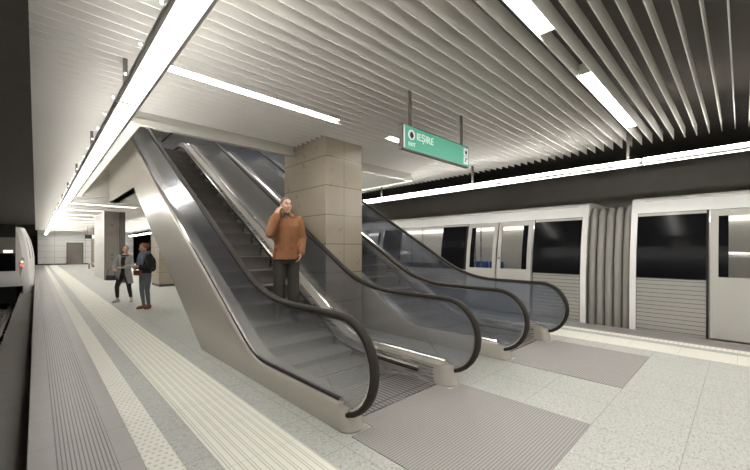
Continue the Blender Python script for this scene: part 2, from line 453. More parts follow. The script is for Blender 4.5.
def ceiling_lamp(x0, x1, k0, label):
    ya = SY + SP * k0 + .008; yb = SY + SP * (k0 + 1) - .008
    o = thing('ceiling_lamp', label, 'lamp', (x0, ya, 3.5), group='lamp strips set between the ceiling slats')
    z = 3.50
    MB().box(x0, x1, ya, yb, z + .02, z + .10).box(x0 - .02, x0, ya, yb, z - .02, z + .1).box(x1, x1 + .02, ya, yb, z - .02, z + .1).build('housing', m_housing, o)
    n = 3; w = (x1 - x0) / n
    for i in range(n): MB().box(x0 + i * w + .006, x0 + (i + 1) * w - .006, ya + .004, yb - .004, z, z + .02).build('diffuser', m_lamp2, o)
    return o
KR = 7
where = {0: 'nearest row', 1: 'row over the escalator foot', -1: 'first row behind the camera', -2: 'second row behind the camera', -3: 'third row behind the camera', -4: 'fourth row behind the camera'}
for row in range(-4, 16):
    y = SY + SP * (KR + 20 * row)
    if y > Y1 - 1: break
    if OY0 - .3 < y < OY1 + .2: continue
    far = {5: 'first row past the escalators', 6: 'second row past the escalators', 7: 'third row past the escalators', 8: 'fourth row past the escalators',
           9: 'fifth row past the escalators', 10: 'sixth row past the escalators', 11: 'seventh row past the escalators', 12: 'eighth row past the escalators',
           13: 'ninth row past the escalators', 14: 'tenth row past the escalators', 15: 'last row before the end wall'}
    wtxt = where.get(row) or far.get(row, 'row %d' % row)
    ceiling_lamp(1.04, 3.34, KR + 20 * row, 'strip lamp between ceiling slats, left half, ' + wtxt)
    ceiling_lamp(4.46, 6.90, KR + 20 * row, 'strip lamp between ceiling slats, train side half, ' + wtxt)
# upper hall lamps
for i, (x, y) in enumerate(((2.6, 9.0), (2.6, 12.5), (2.6, 16.0), (5.4, 9.0), (5.4, 12.5), (5.4, 16.0))):
    o = thing('hall_lamp', 'flat lamp on the upper hall ceiling above the %s escalator, %s along it' % ('near' if x < 4 else 'far', ('lowest', 'middle', 'highest')[i % 3]), 'lamp', (x, y, HZ), group='upper hall lamps')
    MB().box(x - .9, x + .9, y - .3, y + .3, HZ - .06, HZ - .005).build('housing', m_housing, o)
    MB().box(x - .85, x + .85, y - .25, y + .25, HZ - .08, HZ - .06).build('diffuser', m_hall, o)

# ------------------------------------------------------------------ escalators
ESC_RISE = 4.6
YK, YT = 4.0, 4.0 + ESC_RISE / T30
YEND = 15.0
def fillet(a, b, c, L, n=6):
    a, b, c = Vector(a), Vector(b), Vector(c)
    p = b + (a - b).normalized() * L; q = b + (c - b).normalized() * L
    return [tuple((1 - t) ** 2 * p + 2 * t * (1 - t) * b + t * t * q) for t in [i / n for i in range(n + 1)]]
def esc_path(h, y0, L=.55, yend=YEND):
    sh = -h * math.tan(R(15))
    A, B, C, D = (y0, h), (YK + sh, h), (YT + sh, ESC_RISE + h), (yend, ESC_RISE + h)
    return [A] + fillet(A, B, C, L) + fillet(B, C, D, L) + [D]
def zbase(y):
    pts = esc_path(0, 0, .8)
    for (a, b), (c_, d_) in zip(pts, pts[1:]):
        if a <= y <= c_: return b + (d_ - b) * (y - a) / (c_ - a)
    return 0
def sweep_yz(mb, path, prof, x):
    """sweep a profile (dx, dn) along a path in the YZ plane; dn is along the left normal"""
    rs = []; m = len(path)
    for i, p in enumerate(path):
        a = Vector(path[max(0, i - 1)]); b = Vector(path[min(m - 1, i + 1)]); t = (b - a).normalized(); n = Vector((-t.y, t.x))
        rs.append([(x + dx, p[0] + n.x * dn, p[1] + n.y * dn) for dx, dn in prof])
    return mb.rings(rs)
def newel(h_out, y0, n=14):
    """handrail line from the underside of the newel, round its nose and up along the top"""
    rc, zc = .425 - h_out, .535
    yc = y0 + .425
    pts = [(yc + .32, zc - rc)]
    for i in range(n + 1):
        a = -PI / 2 - PI * i / n
        pts.append((yc + rc * math.cos(a), zc + rc * math.sin(a)))
    return pts
NY = 1.935
def escalator(xc, label, glass):
    e = thing('escalator', label, 'escalator', (xc, 3.0, 0))
    W = .83
    # truss body under the steps
    low = [(2.75, 0), (5.67, 0), (5.67 + 3.12 / math.tan(R(31)), 3.12), (YEND, 3.12)]
    top = esc_path(-.32, 5.0)
    top = [p for p in top if p[1] > .02]
    top = [(5.0, -.0)] + [p for p in top if p[0] > 5.0]
    MB().ext(low[1:] + top[::-1], xc - W + .02, xc + W - .02, 'x').build('truss', m_clad, e, smooth=25)
    for sgn in (-1, 1):
        xo, xi = xc + sgn * W, xc + sgn * .60
        a, b = min(xo, xi), max(xo, xi)
        dk = esc_path(.22, 2.33, .30)
        YU = 5.67 + 3.12 / math.tan(R(31))
        bp_ = [(2.31, 0)] + fillet((2.31, 0), (5.67, 0), (YU, 3.12), .04) + fillet((5.67, 0), (YU, 3.12), (YEND, 3.12), .04) + [(YEND, 3.12)]
        rs = []
        for (ty, tz), (by, bz) in zip(dk, bp_):
            t_ = (Vector((ty, tz)) - Vector((by, bz))); u_ = t_.normalized()
            def pt(dx, dn): return (xo - sgn * dx, ty, tz - dn)
            rs.append([(xo, by, bz), pt(0, .030), pt(.004, .014), pt(.012, .004), pt(.026, 0), (xi, ty, tz), (xi, by, bz)])
        MB().rings(rs).build('side_cladding', m_clad, e, smooth=28)
        # rounded flared foot
        rs = []
        for z, fl in ((0, .0), (.012, .012), (.05, .0), (.12, -.02), (.195, -.045)):
            ring = []
            for k2 in range(13):
                an = -PI / 2 + PI * k2 / 12
                ring.append(((a + b) / 2 + ((b - a) / 2 + (.006 if fl > 0 else -.001)) * math.sin(an), 2.30 - (.11 + fl) * math.cos(an) * .9, z))
            ring += [(b, 2.42, z), (a, 2.42, z)]
            rs.append(ring)
        MB().rings(rs).build('newel_foot', m_clad, e, smooth=40)
        # inner skirt with its brush
        sk = esc_path(.20, 2.42, .4) ; skl = esc_path(-.12, 2.42, .4)
        x1, x2 = xc + sgn * .605, xc + sgn * .585
        MB().rings([[(x1, *p), (x2, *p), (x2, q[0], max(q[1], .003)), (x1, q[0], max(q[1], .003))] for p, q in zip(sk, skl)]).build('skirt_panel', m_steel, e, smooth=25)
        br = esc_path(.105, 2.62, .4)
        b_ = MB(); sweep_yz(b_, br, [(sgn * .586, -.016), (sgn * .545, -.010), (sgn * .545, .010), (sgn * .586, .016)], xc)
        bo = b_.build('skirt_brush', m_brush, e)
        b_ = MB(); sweep_yz(b_, esc_path(.13, 2.62, .4), [(sgn * .586, -.010), (sgn * .560, -.006), (sgn * .556, .006), (sgn * .586, .014)], xc)
        b_.build('brush_holder', m_polish, bo, smooth=40)
        # glass
        xg = xc + sgn * .765
        outer = newel(.045, NY)
        topg = esc_path(.915, NY + .425, .6)[1:]
        botg = esc_path(.17, 2.36, .3)
        g = outer[1:] + topg + botg[::-1]
        MB().ext(g, xg - .006, xg + .006, 'x').build('glass_panel', glass, e)
        # handrail and the bright guide below it
        path = newel(.02, NY) + esc_path(.945, NY + .425, .6)[1:]
        path = path[::-1]
        hp = [(-.040, -.016), (-.034, -.024), (0, -.030), (.034, -.024), (.040, -.016), (.042, .002), (.036, .014), (.02, .018), (-.02, .018), (-.036, .014), (-.042, .002)]
        hp = [(x_, -n_) for x_, n_ in hp]
        b_ = MB(); sweep_yz(b_, path, [(x_, -n_) for x_, n_ in hp], xg); b_.build('handrail', m_rubber, e, smooth=50)
        gpath = (newel(.047, NY) + esc_path(.918, NY + .425, .6)[1:])[::-1]
        b_ = MB(); sweep_yz(b_, gpath, [(-.018, -.010), (.018, -.010), (.018, .010), (-.018, .010)], xg); b_.build('handrail_guide', m_polish, e)
        # bright strip where the glass meets the cladding
        b_ = MB(); sweep_yz(b_, esc_path(.235, 2.36, .30), [(-.03, -.045), (.03, -.045), (.03, -.004), (.020, .010), (-.020, .010), (-.03, -.004)], xg); b_.build('glass_clamp', m_polish, e)
    # landing plate and steps
    MB().box(xc - .60, xc + .60, 2.37, 2.98, -.02, .006).build('landing_plate', m_land, e)
    MB().box(xc - .83 + .24, xc + .83 - .24, 2.355, 2.372, -.02, .009).build('plate_edge', m_polish, e)
    k = 0
    y = 2.98
    while y < YT + 1.6:
        z = zbase(y + .2) + .004; zp = zbase(y - .2) + .004
        rise = max(z - zp, .02)
        # tread with a curved riser
        prof = [(y, z), (y + .41, z), (y + .41, z - .05), (y + .06, z - .05)]
        nseg = 5
        for i in range(nseg + 1):
            u = i / nseg
            prof.append((y + .05 * (1 - u) ** 1.5 * 1.0 + .0 + .035 * math.sin(PI * u), z - rise - .03 + (rise + .02) * u))
        MB().ext(prof, xc - .575, xc + .575, 'x').build('step', m_step, e)
        y += .40
    MB().box(xc - .60, xc + .60, YT + 1.95, YEND, ESC_RISE - .05, ESC_RISE).build('landing_plate', m_land, e)
    return e
EX1, EX2 = 2.635, 5.40
escalator(EX1, 'near escalator with the man in the orange jacket riding on it', m_glassN)
escalator(EX2, 'farther escalator on the train side of the brown tiled pillar', m_glassF)
def mat_mb(x0, x1, xc):
    return MB().box(x0, x1, .90, 2.17, 0, .006).box(xc - .575, xc + .575, 2.17, 2.352, 0, .006)
tag(mat_mb(1.825, 3.43, EX1).build('entrance_mat', m_mat), 'grey ribbed floor mat at the foot of the near escalator', 'mat', 'ribbed mats before the escalators')
tag(mat_mb(4.58, 6.20, EX2).build('entrance_mat', m_mat), 'grey ribbed floor mat at the foot of the farther escalator near the train', 'mat', 'ribbed mats before the escalators')

# ------------------------------------------------------------------ exit sign
def text(body, size, loc, mat, parent, name='lettering', bold=0):
    cu = bpy.data.curves.new(name, 'FONT'); cu.body = body; cu.size = size; cu.extrude = .001; cu.offset = bold
    cu.materials.append(mat)
    q = bpy.data.objects.new('tmp', cu); COL.objects.link(q)
    dg = bpy.context.evaluated_depsgraph_get(); dg.update(); me = bpy.data.meshes.new_from_object(q.evaluated_get(dg))
    bpy.data.objects.remove(q); o = bpy.data.objects.new(name, me); COL.objects.link(o); o.parent = parent
    o.location = Vector(loc) - ORG[parent.name]; o.rotation_euler = (R(90), 0, 0); ORG[o.name] = ORG[parent.name]
    return o
sx0, sx1, sz0, sz1, sy = 3.155, 4.64, 2.715, 3.03, 2.82
sg = thing('exit_sign', 'green hanging exit sign reading IESIRE / EXIT on two rods', 'sign', (3.85, sy, sz0))
h = MB(); h.box(sx0, sx1, sy, sy + .055, sz0, sz1); h.build('housing', m_rod, sg, bevel=.006)
MB().box(sx0 + .025, sx1 - .02, sy - .006, sy, sz0 + .02, sz1 - .02).build('face_panel', m_green, sg)
MB().box(sx0 + .025, sx0 + .045, sy - .008, sy - .0061, sz0 + .02, sz1 - .02).build('white_edge', m_signwhite, sg)
def disc(cx, cz, r, y0, y1, n=28): return MB().ext([(cx + r * math.cos(2 * PI * i / n), cz + r * math.sin(2 * PI * i / n)) for i in range(n)], y0, y1, 'y')
ic = disc(3.325, 2.912, .062, sy - .009, sy - .0061).build('arrow_roundel', m_signwhite, sg)
ax, az = 3.325, 2.912
MB().ext([(ax - .009, az - .046), (ax + .009, az - .046), (ax + .009, az + .010), (ax + .036, az - .016), (ax + .036, az + .010), (ax, az + .046), (ax - .036, az + .010), (ax - .036, az - .016), (ax - .009, az + .010)], sy - .011, sy - .0091, 'y').build('arrow', m_signblack, ic)
text('IE\u0218IRE', .128, (3.415, sy - .009, 2.872), m_signwhite, sg)
text('EXIT', .066, (3.262, sy - .009, 2.775), m_signwhite, sg)
for zc, kind in ((2.932, 'up'), (2.812, 'stairs')):
    pic = MB().box(4.497, 4.603, sy - .009, sy - .0061, zc - .052, zc + .052).build('pictogram', m_signwhite, sg)
    if kind == 'up':
        g = MB(); g.ext([(4.55 + q * .032, zc + w) for q, w in ((-.35, -.035), (.35, -.035), (.35, 0), (1.0, 0), (0, .036), (-1, 0), (-.35, 0))], sy - .011, sy - .0091, 'y')
    else:
        g = MB(); g.ext([(4.508, zc - .035), (4.525, zc - .035), (4.568, zc + .022), (4.592, zc + .022), (4.592, zc + .036), (4.558, zc + .036), (4.515, zc - .020), (4.508, zc - .020)], sy - .011, sy - .0091, 'y')
        g.ext([(4.535 + .010 * math.cos(i * PI / 5), zc + .026 + .010 * math.sin(i * PI / 5)) for i in range(10)], sy - .011, sy - .0091, 'y')
    g.build('symbol', m_signblack, pic)
for x in (3.33, 4.48): MB().box(x - .016, x + .016, sy + .012, sy + .042, sz1, SLZ0).build('hanger_rod', m_rod, sg)

# ------------------------------------------------------------------ trains
PROF = [(-.95, 8.20), (0, 8.16), (1.0, 8.185), (1.6, 8.25), (2.2, 8.37), (2.45, 8.46), (2.50, 8.54), (2.515, 8.80), (2.53, 9.62)]
CX = 9.62
def px(z):
    for (a, b), (c_, d_) in zip(PROF, PROF[1:]):
        if a <= z <= c_: return b + (d_ - b) * (z - a) / (c_ - a)
    return PROF[-1][1]
def side(mb, y0, y1, z0, z1, off=0.0, th=.03, n=6, sx=lambda x: x):
    """a curved patch of car side between heights, following the leaning profile; off is outwards"""
    zs = [z0 + (z1 - z0) * i / n for i in range(n + 1)]
    poly = [(sx(px(z) - off), z) for z in zs] + [(sx(px(z) - off + th), z) for z in zs[::-1]]
    return mb.ext(poly, y0, y1, 'y')
def outline(inset=0.0, lo=-.95):
    L = [(px(z) + inset, z - (inset if z > 2.4 else 0)) for z in (lo, -.4, 0, .5, 1.0, 1.3, 1.6, 1.9, 2.2, 2.45, 2.50, 2.515)]
    top = [(9.1, 2.524 - inset), (9.62, 2.53 - inset), (10.14, 2.524 - inset)]
    return L + top + [(2 * CX - x, z) for x, z in L[::-1]]
DOORS = (1.12, 6.02, 10.92, 15.82)
CARL = 18.63
def car(yn, d, label, L=CARL, interior=True):
    """a carriage whose near end is at yn and which runs in direction d along y"""
    Yd = lambda s: yn + d * s
    def S(mb, s0, s1, *a, **k):
        y0, y1 = sorted((Yd(s0), Yd(s1))); return side(mb, y0, y1, *a, **k)
    e = thing('carriage', label, 'train carriage', (CX, yn, -.95), group='carriages of the train at the right platform')
    doors = [s for s in DOORS if s + 1.69 < L]
    # white roof and end frames
    O = outline(); I = outline(.10)
    m = MB()
    hi = [(x, z) for x, z in O if z >= 2.19]; hin = [(x, z) for x, z in I if z >= 2.0]
    y0, y1 = sorted((Yd(0), Yd(L)))
    m.ext(hi + hin[::-1], y0, y1, 'y')
    m.build('roof', m_white, e, smooth=35)
    for s0, s1 in ((0, .10), (L - .10, L)):
        y0, y1 = sorted((Yd(s0), Yd(s1)))
        lowp = [(x, z) for x, z in O if z < 2.21]; lown = [(x + .06 * (1 if x < CX else -1), z) for x, z in lowp]
        half = len(lowp) // 2
        for q_ in (slice(0, half), slice(half, None)): MB().ext(lowp[q_] + lown[q_][::-1], y0, y1, 'y').build('end_frame', m_white, e, smooth=35)
        ye = (y0 + .03) if s0 == 0 and d > 0 else (y1 - .03) if s0 == 0 else (y1 - .03 if d > 0 else y0 + .03)
        w = MB()
        II = outline(.07, -.3); w.ext([p for p in II], ye - .02, ye + .02, 'y'); w.build('end_wall', m_grey, e)
    # lower skirt, floor
    sk = MB(); S(sk, .1, L - .1, -.95, -.02, .0, .04)
    sk.build('underframe', m_dark, e)
    y0, y1 = sorted((Yd(.1), Yd(L - .1)))
    MB().box(8.3, 10.94, y0, y1, -.10, .0).build('carriage_floor', m_grey, e)
    edges = [.10] + [v for s in doors for v in (s - .02, s + 1.71)] + [L - .10]
    spans = [(edges[i], edges[i + 1]) for i in range(0, len(edges), 2)]
    for i, (a, b) in enumerate(spans):
        if b - a < .2: continue
        end = (i == 0 or i == len(spans) - 1)
        pn = MB(); S(pn, a + .01, b - .03, .0, .98, .004, .05); pn.build('ribbed_panel', m_ribbed, e)
        bk = MB(); S(bk, a, b, .0, 2.2, -.02, .03) if end else (S(bk, a, b, 0, 1.0, -.02, .03), S(bk, a, a + .8, 1.0, 2.2, -.02, .03), S(bk, b - .8, b, 1.0, 2.2, -.02, .03))
        bk.build('side_wall', m_black, e)
        if end:
            w = MB(); S(w, a + .01, b - .03, 1.0, 2.14, .004, .012); w.build('window', m_blackglass, e)
        else:
            for q0, q1 in ((a + .06, a + .8), (b - .8, b - .06)):
                w = MB(); S(w, q0, q1, 1.0, 2.14, .004, .012); w.build('window', m_blackglass, e)
            w = MB(); S(w, a + .8, b - .8, 1.0, 2.14, .002, .008); w.build('window', m_clear, e)
        tr = MB(); S(tr, a + .01, b - .03, 2.14, 2.19, .006, .03); tr.build('window_trim', m_grey, e)
    # doors
    for s in doors:
        for a, b, blk in ((s, s + .83, 0), (s + .86, s + 1.69, 1)):
            lf = MB()
            S(lf, a, b, .03, 1.05, .012, .03); S(lf, a, b, 2.08, 2.19, .012, .03)
            S(lf, a, a + .10, 1.05, 2.08, .012, .03); S(lf, b - .10, b, 1.05, 2.08, .012, .03)
            door = lf.build('door', m_grey, e)
            near = blk == 0
            ba, bb = (a + .10, a + .22) if near else (b - .22, b - .10)
            wa, wb = (a + .22, b - .10) if near else (a + .10, b - .22)
            q = MB(); S(q, ba, bb, 1.05, 2.08, .006, .012); q.build('black_margin', m_blackglass, door)
            q = MB(); S(q, wa, wb, 1.05, 2.08, .004, .008); q.build('door_window', m_clear, door)
        sea = MB(); S(sea, s + .835, s + .855, .03, 2.19, .0, .03); sea.build('door_seal', m_black, e)
        yk = Yd(s + .78)
        MB().box(px(1.3) - .022, px(1.3) - .012, yk - .015, yk + .015, 1.28, 1.32).build('door_button', m_black, e)
    # interior: far wall with its dark windows, seats, poles, lamp strips
    y0, y1 = sorted((Yd(.2), Yd(L - .2)))
    MB().box(10.80, 10.84, y0, y1, 0, 2.45).box(8.45, 10.84, y0, y1, 2.40, 2.44).build('lining', m_inner, e)
    for a, b in spans:
        if b - a < .5: continue
        ya, yb = sorted((Yd(a + .1), Yd(b - .1)))
        if b - a > 1.5:
            for xa, xb, xr in ((10.35, 10.78, 10.72), (8.40, 8.80, 8.40)):
                n = max(1, int((b - a - .3) / .52))
                for i in range(n):
                    p, q = sorted((Yd(a + .2 + i * .52), Yd(a + .2 + i * .52 + .47)))
                    se = MB(); se.box(xa, xb, p, q, .40, .47); se.box(min(xr, xr + .05), xr + .05, p, q, .47, 1.12); se.build('seat', m_blue, e, bevel=.02)
            for sp_ in (a + .15, b - .15):
                MB().tube([(8.95, Yd(sp_), 0), (8.95, Yd(sp_), 2.40)], .017).tube([(10.2, Yd(sp_), 0), (10.2, Yd(sp_), 2.40)], .017).build('grab_pole', m_steel, e)
    for s in doors:
        p, q = sorted((Yd(s + .05), Yd(s + 1.64)))
        MB().box(10.785, 10.80, p, q, .02, 2.1).build('far_door', m_inner, e)
    for x in (9.15, 10.1): MB().box(x - .09, x + .09, y0 + .2, y1 - .2, 2.36, 2.398).build('ceiling_light', m_carlamp, e)
    MB().box(10.70, 10.795, y0 + .2, y1 - .2, 2.13, 2.22).build('side_light', m_carlamp, e)
    for s in doors:
        for q in (s + .12, s + 1.57): MB().tube([(8.75, Yd(q), 0), (8.75, Yd(q), 2.40)], .016).build('grab_pole', m_steel, e)
        yq = Yd(s + .845); MB().box(10.775, 10.785, yq - .012, yq + .012, .02, 2.1).build('door_seal', m_dark, e)
    return e
car(2.25, 1, 'white carriage seen behind the farther escalator, left of the grey gangway bellows')
car(1.50, -1, 'white carriage right of the grey gangway bellows, cut by the right picture edge', L=8.4)
car(2.25 + CARL + .75, 1, 'far carriage beyond the pillar, second one left of the grey gangway bellows')
def bellows(y0, y1, label):
    e = thing('gangway_bellows', label, 'bellows', (CX, y0, 0), group='bellows between carriages')
    n = 5; w = (y1 - y0) / n
    for i in range(n):
        y = y0 + w * (i + .5); rs = []
        for k2 in range(11):
            a = PI * k2 / 10
            ins = .10 + .10 * (1 - math.sin(a))
            yy = y - (w * .46) * math.cos(a)
            rs.append([(x, z - (.06 if z > 2.4 else 0)) for x, z in outline(ins, -.75)])
            rs[-1] = [(x, yy, z) for x, z in rs[-1]]
        MB().rings(rs).build('fold', m_bellow, e, smooth=60)
    return e
bellows(1.50, 2.25, 'grey ribbed gangway bellows joining the two nearest carriages')
bellows(2.25 + CARL, 3.0 + CARL, 'far ribbed bellows joining the two carriages behind the pillars')

# left train: cab end seen from the front
MIR = lambda x: PW - x
def cab(y0):
    e = thing('train_cab', 'white train with tail lamp on the left track, cut by the left picture edge', 'train', (MIR(CX), y0, -.95))
    O = [(MIR(x), z) for x, z in outline(0, -.03)]
    # nose loft: the plan rounds back at the sides
    rs = []
    for yy, ins in ((y0, .34), (y0 + .10, .16), (y0 + .35, .06), (y0 + .9, .0), (y0 + 15, 0)):
        c0 = MIR(CX); ww = (MIR(8.16) - c0)
        rs.append([(c0 + (x - c0) * (1 - ins / 1.5), yy, z - (ins * .35 if z > 2.3 else 0)) for x, z in O])
    MB().rings(rs).build('body', m_white, e, smooth=30)
    c0 = MIR(CX)
    xr = -.62
    MB().box(2 * c0 - xr, xr, y0 - .03, y0 + .05, .62, 1.36).build('windscreen', m_blackglass, e, bevel=.01)
    MB().box(2 * c0 - xr, xr, y0 - .02, y0 + .05, 1.36, 2.03).build('upper_panel', simple('cab_panel', (.24, .23, .215), .5), e)
    MB().box(2 * c0 - xr, xr, y0 - .03, y0 + .05, 2.03, 2.56).build('roof_fairing', m_black, e)
    MB().box(-.98, -.70, y0 - .05, y0 - .01, 1.38, 1.50).build('marker_lamp', m_wlamp, e, bevel=.01)
    # tail lamp in a dark tapered recess on the nose flank
    xa = -.44
    q = MB().ext([(xa - .05, .32), (xa + .09, 1.10), (xa + .02, 1.22), (xa - .08, .95)], y0 - .012, y0 + .06, 'y').build('lamp_recess', m_grey, e)
    MB().ext([(xa + .01 + .055 * math.cos(i * PI / 8), .86 + .05 * math.sin(i * PI / 8)) for i in range(16)], y0 - .03, y0 - .012, 'y').build('tail_lamp', m_redlamp, e)
    MB().ext([(xa + .015 + .05 * math.cos(i * PI / 8), 1.00 + .045 * math.sin(i * PI / 8)) for i in range(16)], y0 - .03, y0 - .012, 'y').build('head_lamp', m_wlamp, e)
    # side window strip on the curved flank
    s_ = MB()
    zz = [1.15, 1.4, 1.65, 1.9, 2.05]
    A = [(MIR(px(z)) - .10, y0 + .28, z) for z in zz]; B = [(MIR(px(z)) + .006, y0 + 1.6, z) for z in zz]
    s_.rings([[(x + .03, y, z) for x, y, z in A] + [(x - .05, y, z) for x, y, z in A[::-1]], [(x + .004, y, z) for x, y, z in B] + [(x - .05, y, z) for x, y, z in B[::-1]]])
    s_.build('side_window', m_blackglass, e)
    MB().box(2 * c0 + .6, -.6, y0 + .3, y0 + 14, -.75, -.10).build('underframe', m_black, e)
    MB().box(c0 - .12, c0 + .12, y0 - .35, y0 + .3, -.48, -.22).build('coupler', m_black, e)
    for x in (c0 - .72, c0 + .72):
        MB().ext([(y0 + 1.9 + .40 * math.cos(i * PI / 10), -.62 + .40 * math.sin(i * PI / 10)) for i in range(20)], x - .06, x + .06, 'x').build('wheel', m_dark, e)
    MB().box(-.80, -.66, y0 + .15, y0 + .35, -.85, -.15).build('guard_iron', m_black, e)
    return e
cab(21.2)
tr = thing('railway_track', 'left track with pale sleeper ends below the platform edge', 'track', (MIR(CX), 20, -1.10))
for x in (MIR(CX) - .72, MIR(CX) + .72):
    MB().ext([(x - .07, -1.0), (x + .07, -1.0), (x + .07, -.985), (x + .012, -.96), (x + .012, -.89), (x + .036, -.875), (x + .036, -.85), (x - .036, -.85), (x - .036, -.875), (x - .012, -.89), (x - .012, -.96), (x - .07, -.985)], Y0 + .1, 44, 'y').build('rail', m_rail, tr)
for i in range(44):
    y = 5 + i * .6
    MB().box(MIR(CX) - .90, MIR(CX) + .95, y - .12, y + .12, -1.10, -1.0).build('sleeper', m_sleeper, tr, bevel=.015)
tr = thing('railway_track', 'right track under the standing carriages', 'track', (CX, 10, -1.10))
for x in (CX - .72, CX + .72): MB().box(x - .036, x + .036, Y0 + .1, 44, -1.10, -.955).build('rail', m_rail, tr)

# ------------------------------------------------------------------ small things far along the platform
b = thing('bench', 'small pale bench beside the far brown pillar', 'bench', (3.2, 36.2, 0))
MB().box(3.0, 3.55, 36, 36.4, .40, .46).build('seat', m_bench, b, bevel=.01)
for x in (3.06, 3.49): MB().box(x - .03, x + .03, 36.05, 36.35, 0, .40).build('leg', m_dark, b)
b = thing('hanging_display', 'black and white display box hanging before the end wall', 'display', (3.1, 38, 2.5))
MB().box(2.95, 3.4, 38.0, 38.12, 2.45, 2.78).build('black_panel', m_black, b); MB().box(3.4, 4.0, 38.0, 38.12, 2.47, 2.76).build('white_panel', m_wlamp, b)
for x in (3.1, 3.8): MB().box(x - .015, x + .015, 38.05, 38.08, 2.76, SZ1).build('hanger_rod', m_rod, b)

# ------------------------------------------------------------------ people
def remesh(mb, voxel, it=3):
    me = bpy.data.meshes.new('tmp'); bmesh.ops.recalc_face_normals(mb.bm, faces=mb.bm.faces[:]); mb.bm.to_mesh(me); mb.bm.free()
    o = bpy.data.objects.new('tmp', me); COL.objects.link(o)
    r = o.modifiers.new('r', 'REMESH'); r.mode = 'VOXEL'; r.voxel_size = voxel; r.use_smooth_shade = True
    if it:
        s = o.modifiers.new('s', 'SMOOTH'); s.factor = .5; s.iterations = it
    dg = bpy.context.evaluated_depsgraph_get(); dg.update()
    out = bpy.data.meshes.new_from_object(o.evaluated_get(dg))
    bpy.data.objects.remove(o); bpy.data.meshes.remove(me)
    out.materials.clear()
    return out
def cut(me, planes, fill=True):
    bm = bmesh.new(); bm.from_mesh(me)
    for co, no in planes:
        g = bm.verts[:] + bm.edges[:] + bm.faces[:]
        r = bmesh.ops.bisect_plane(bm, geom=g, plane_co=co, plane_no=no, clear_outer=True)
        if fill:
            ed = [x for x in r['geom_cut'] if isinstance(x, bmesh.types.BMEdge)]
            bmesh.ops.holes_fill(bm, edges=ed, sides=0)
    bm.to_mesh(me); bm.free(); me.polygons.foreach_set('use_smooth', [True] * len(me.polygons)); return me
def lerp(a, b, t): return Vector(a) + (Vector(b) - Vector(a)) * t
def hand(mb, wrist, d, palm_n, thumb, curl=.35, sc=1.0):
    """palm along d with five separate fingers; palm_n faces where the fingers curl to; thumb is the thumb side"""
    w = Vector(wrist); d = Vector(d).normalized(); n = Vector(palm_n); n = (n - d * n.dot(d)).normalized(); s = d.cross(n)
    if s.dot(Vector(thumb)) < 0: s = -s
    M = Matrix((s, d, n)).transposed()
    mb.ellipsoid(w + d * .05 * sc, .042 * sc, .056 * sc, .018 * sc, M)
    for i, (off, ln, rr) in enumerate(((.031, .070, .0085), (.011, .078, .009), (-.010, .072, .0085), (-.029, .056, .0078))):
        p = w + d * .085 * sc + s * off * sc; pts = [p - d * .03 * sc, p]; a = 0; dd = d
        for j, fr in enumerate((.45, .32, .23)):
            a += curl * (1.0 + .15 * i)
            dd = d * math.cos(a) + n * math.sin(a); p = p + dd * ln * fr * sc; pts.append(p)
        mb.tube(pts, [rr * sc, rr * sc, rr * .95 * sc, rr * .88 * sc, rr * .75 * sc], 8, ball=True)
    p = w + d * .03 * sc + s * .030 * sc
    q = p + (s * .75 + d * .55 + n * .25).normalized() * .042 * sc; r_ = q + (s * .25 + d * .75 + n * .45).normalized() * .032 * sc
    mb.tube([w + d * .015 * sc, p, q, r_], [.014 * sc, .013 * sc, .0105 * sc, .0085 * sc], 8, ball=True)
def head(mb, c, M):
    """head centre c, rotation M (faces -Y)"""
    P = lambda x, y, z: Vector(c) + M @ Vector((x, y, z))
    mb.ellipsoid(P(0, .012, .025), .073, .092, .092, M)
    mb.ellipsoid(P(0, -.012, -.035), .060, .072, .080, M)
    mb.ellipsoid(P(0, -.050, -.088), .030, .028, .026, M)                 # chin
    mb.tube([P(0, -.086, .018), P(0, -.105, -.022)], [.009, .014], 8, ball=True)   # nose
    mb.ellipsoid(P(0, -.092, -.026), .017, .014, .010, M)
    mb.ellipsoid(P(0, -.078, -.055), .022, .012, .006, M)                 # lips
    mb.ellipsoid(P(0, -.077, -.064), .019, .012, .006, M)
    mb.ellipsoid(P(0, -.074, .030), .052, .018, .010, M)                  # brow
    for s in (-1, 1):
        mb.ellipsoid(P(s * .074, .010, -.005), .008, .020, .032, M)       # ear
        mb.ellipsoid(P(s * .036, -.060, -.022), .022, .022, .018, M)      # cheek
def face_parts(o, c, M, brow):
    P = lambda x, y, z: Vector(c) + M @ Vector((x, y, z))
    for s in (-1, 1):
        e = MB().ellipsoid(P(s * .030, -.080, .010), .013, .008, .0075, M).build('eye', m_eye, o, smooth=60, local=True)
        MB().ellipsoid(P(s * .030, -.0865, .010), .006, .003, .006, M).build('iris', m_iris, e, smooth=60, local=True)
        MB().tube([P(s * .014, -.090, .030), P(s * .030, -.090, .035), P(s * .048, -.080, .030)], .004, 6).build('eyebrow', brow, o, smooth=60, local=True)
    MB().ellipsoid(P(0, -.086, -.0595), .021, .007, .0035, M).build('mouth', m_lip, o, smooth=60, local=True)
m_eye = simple('eye_white', (.75, .73, .70), .3, var=0); m_iris = simple('iris', (.04, .03, .02), .3, var=0)
m_lip = simple('lips', (.42, .17, .14), .5, var=0)

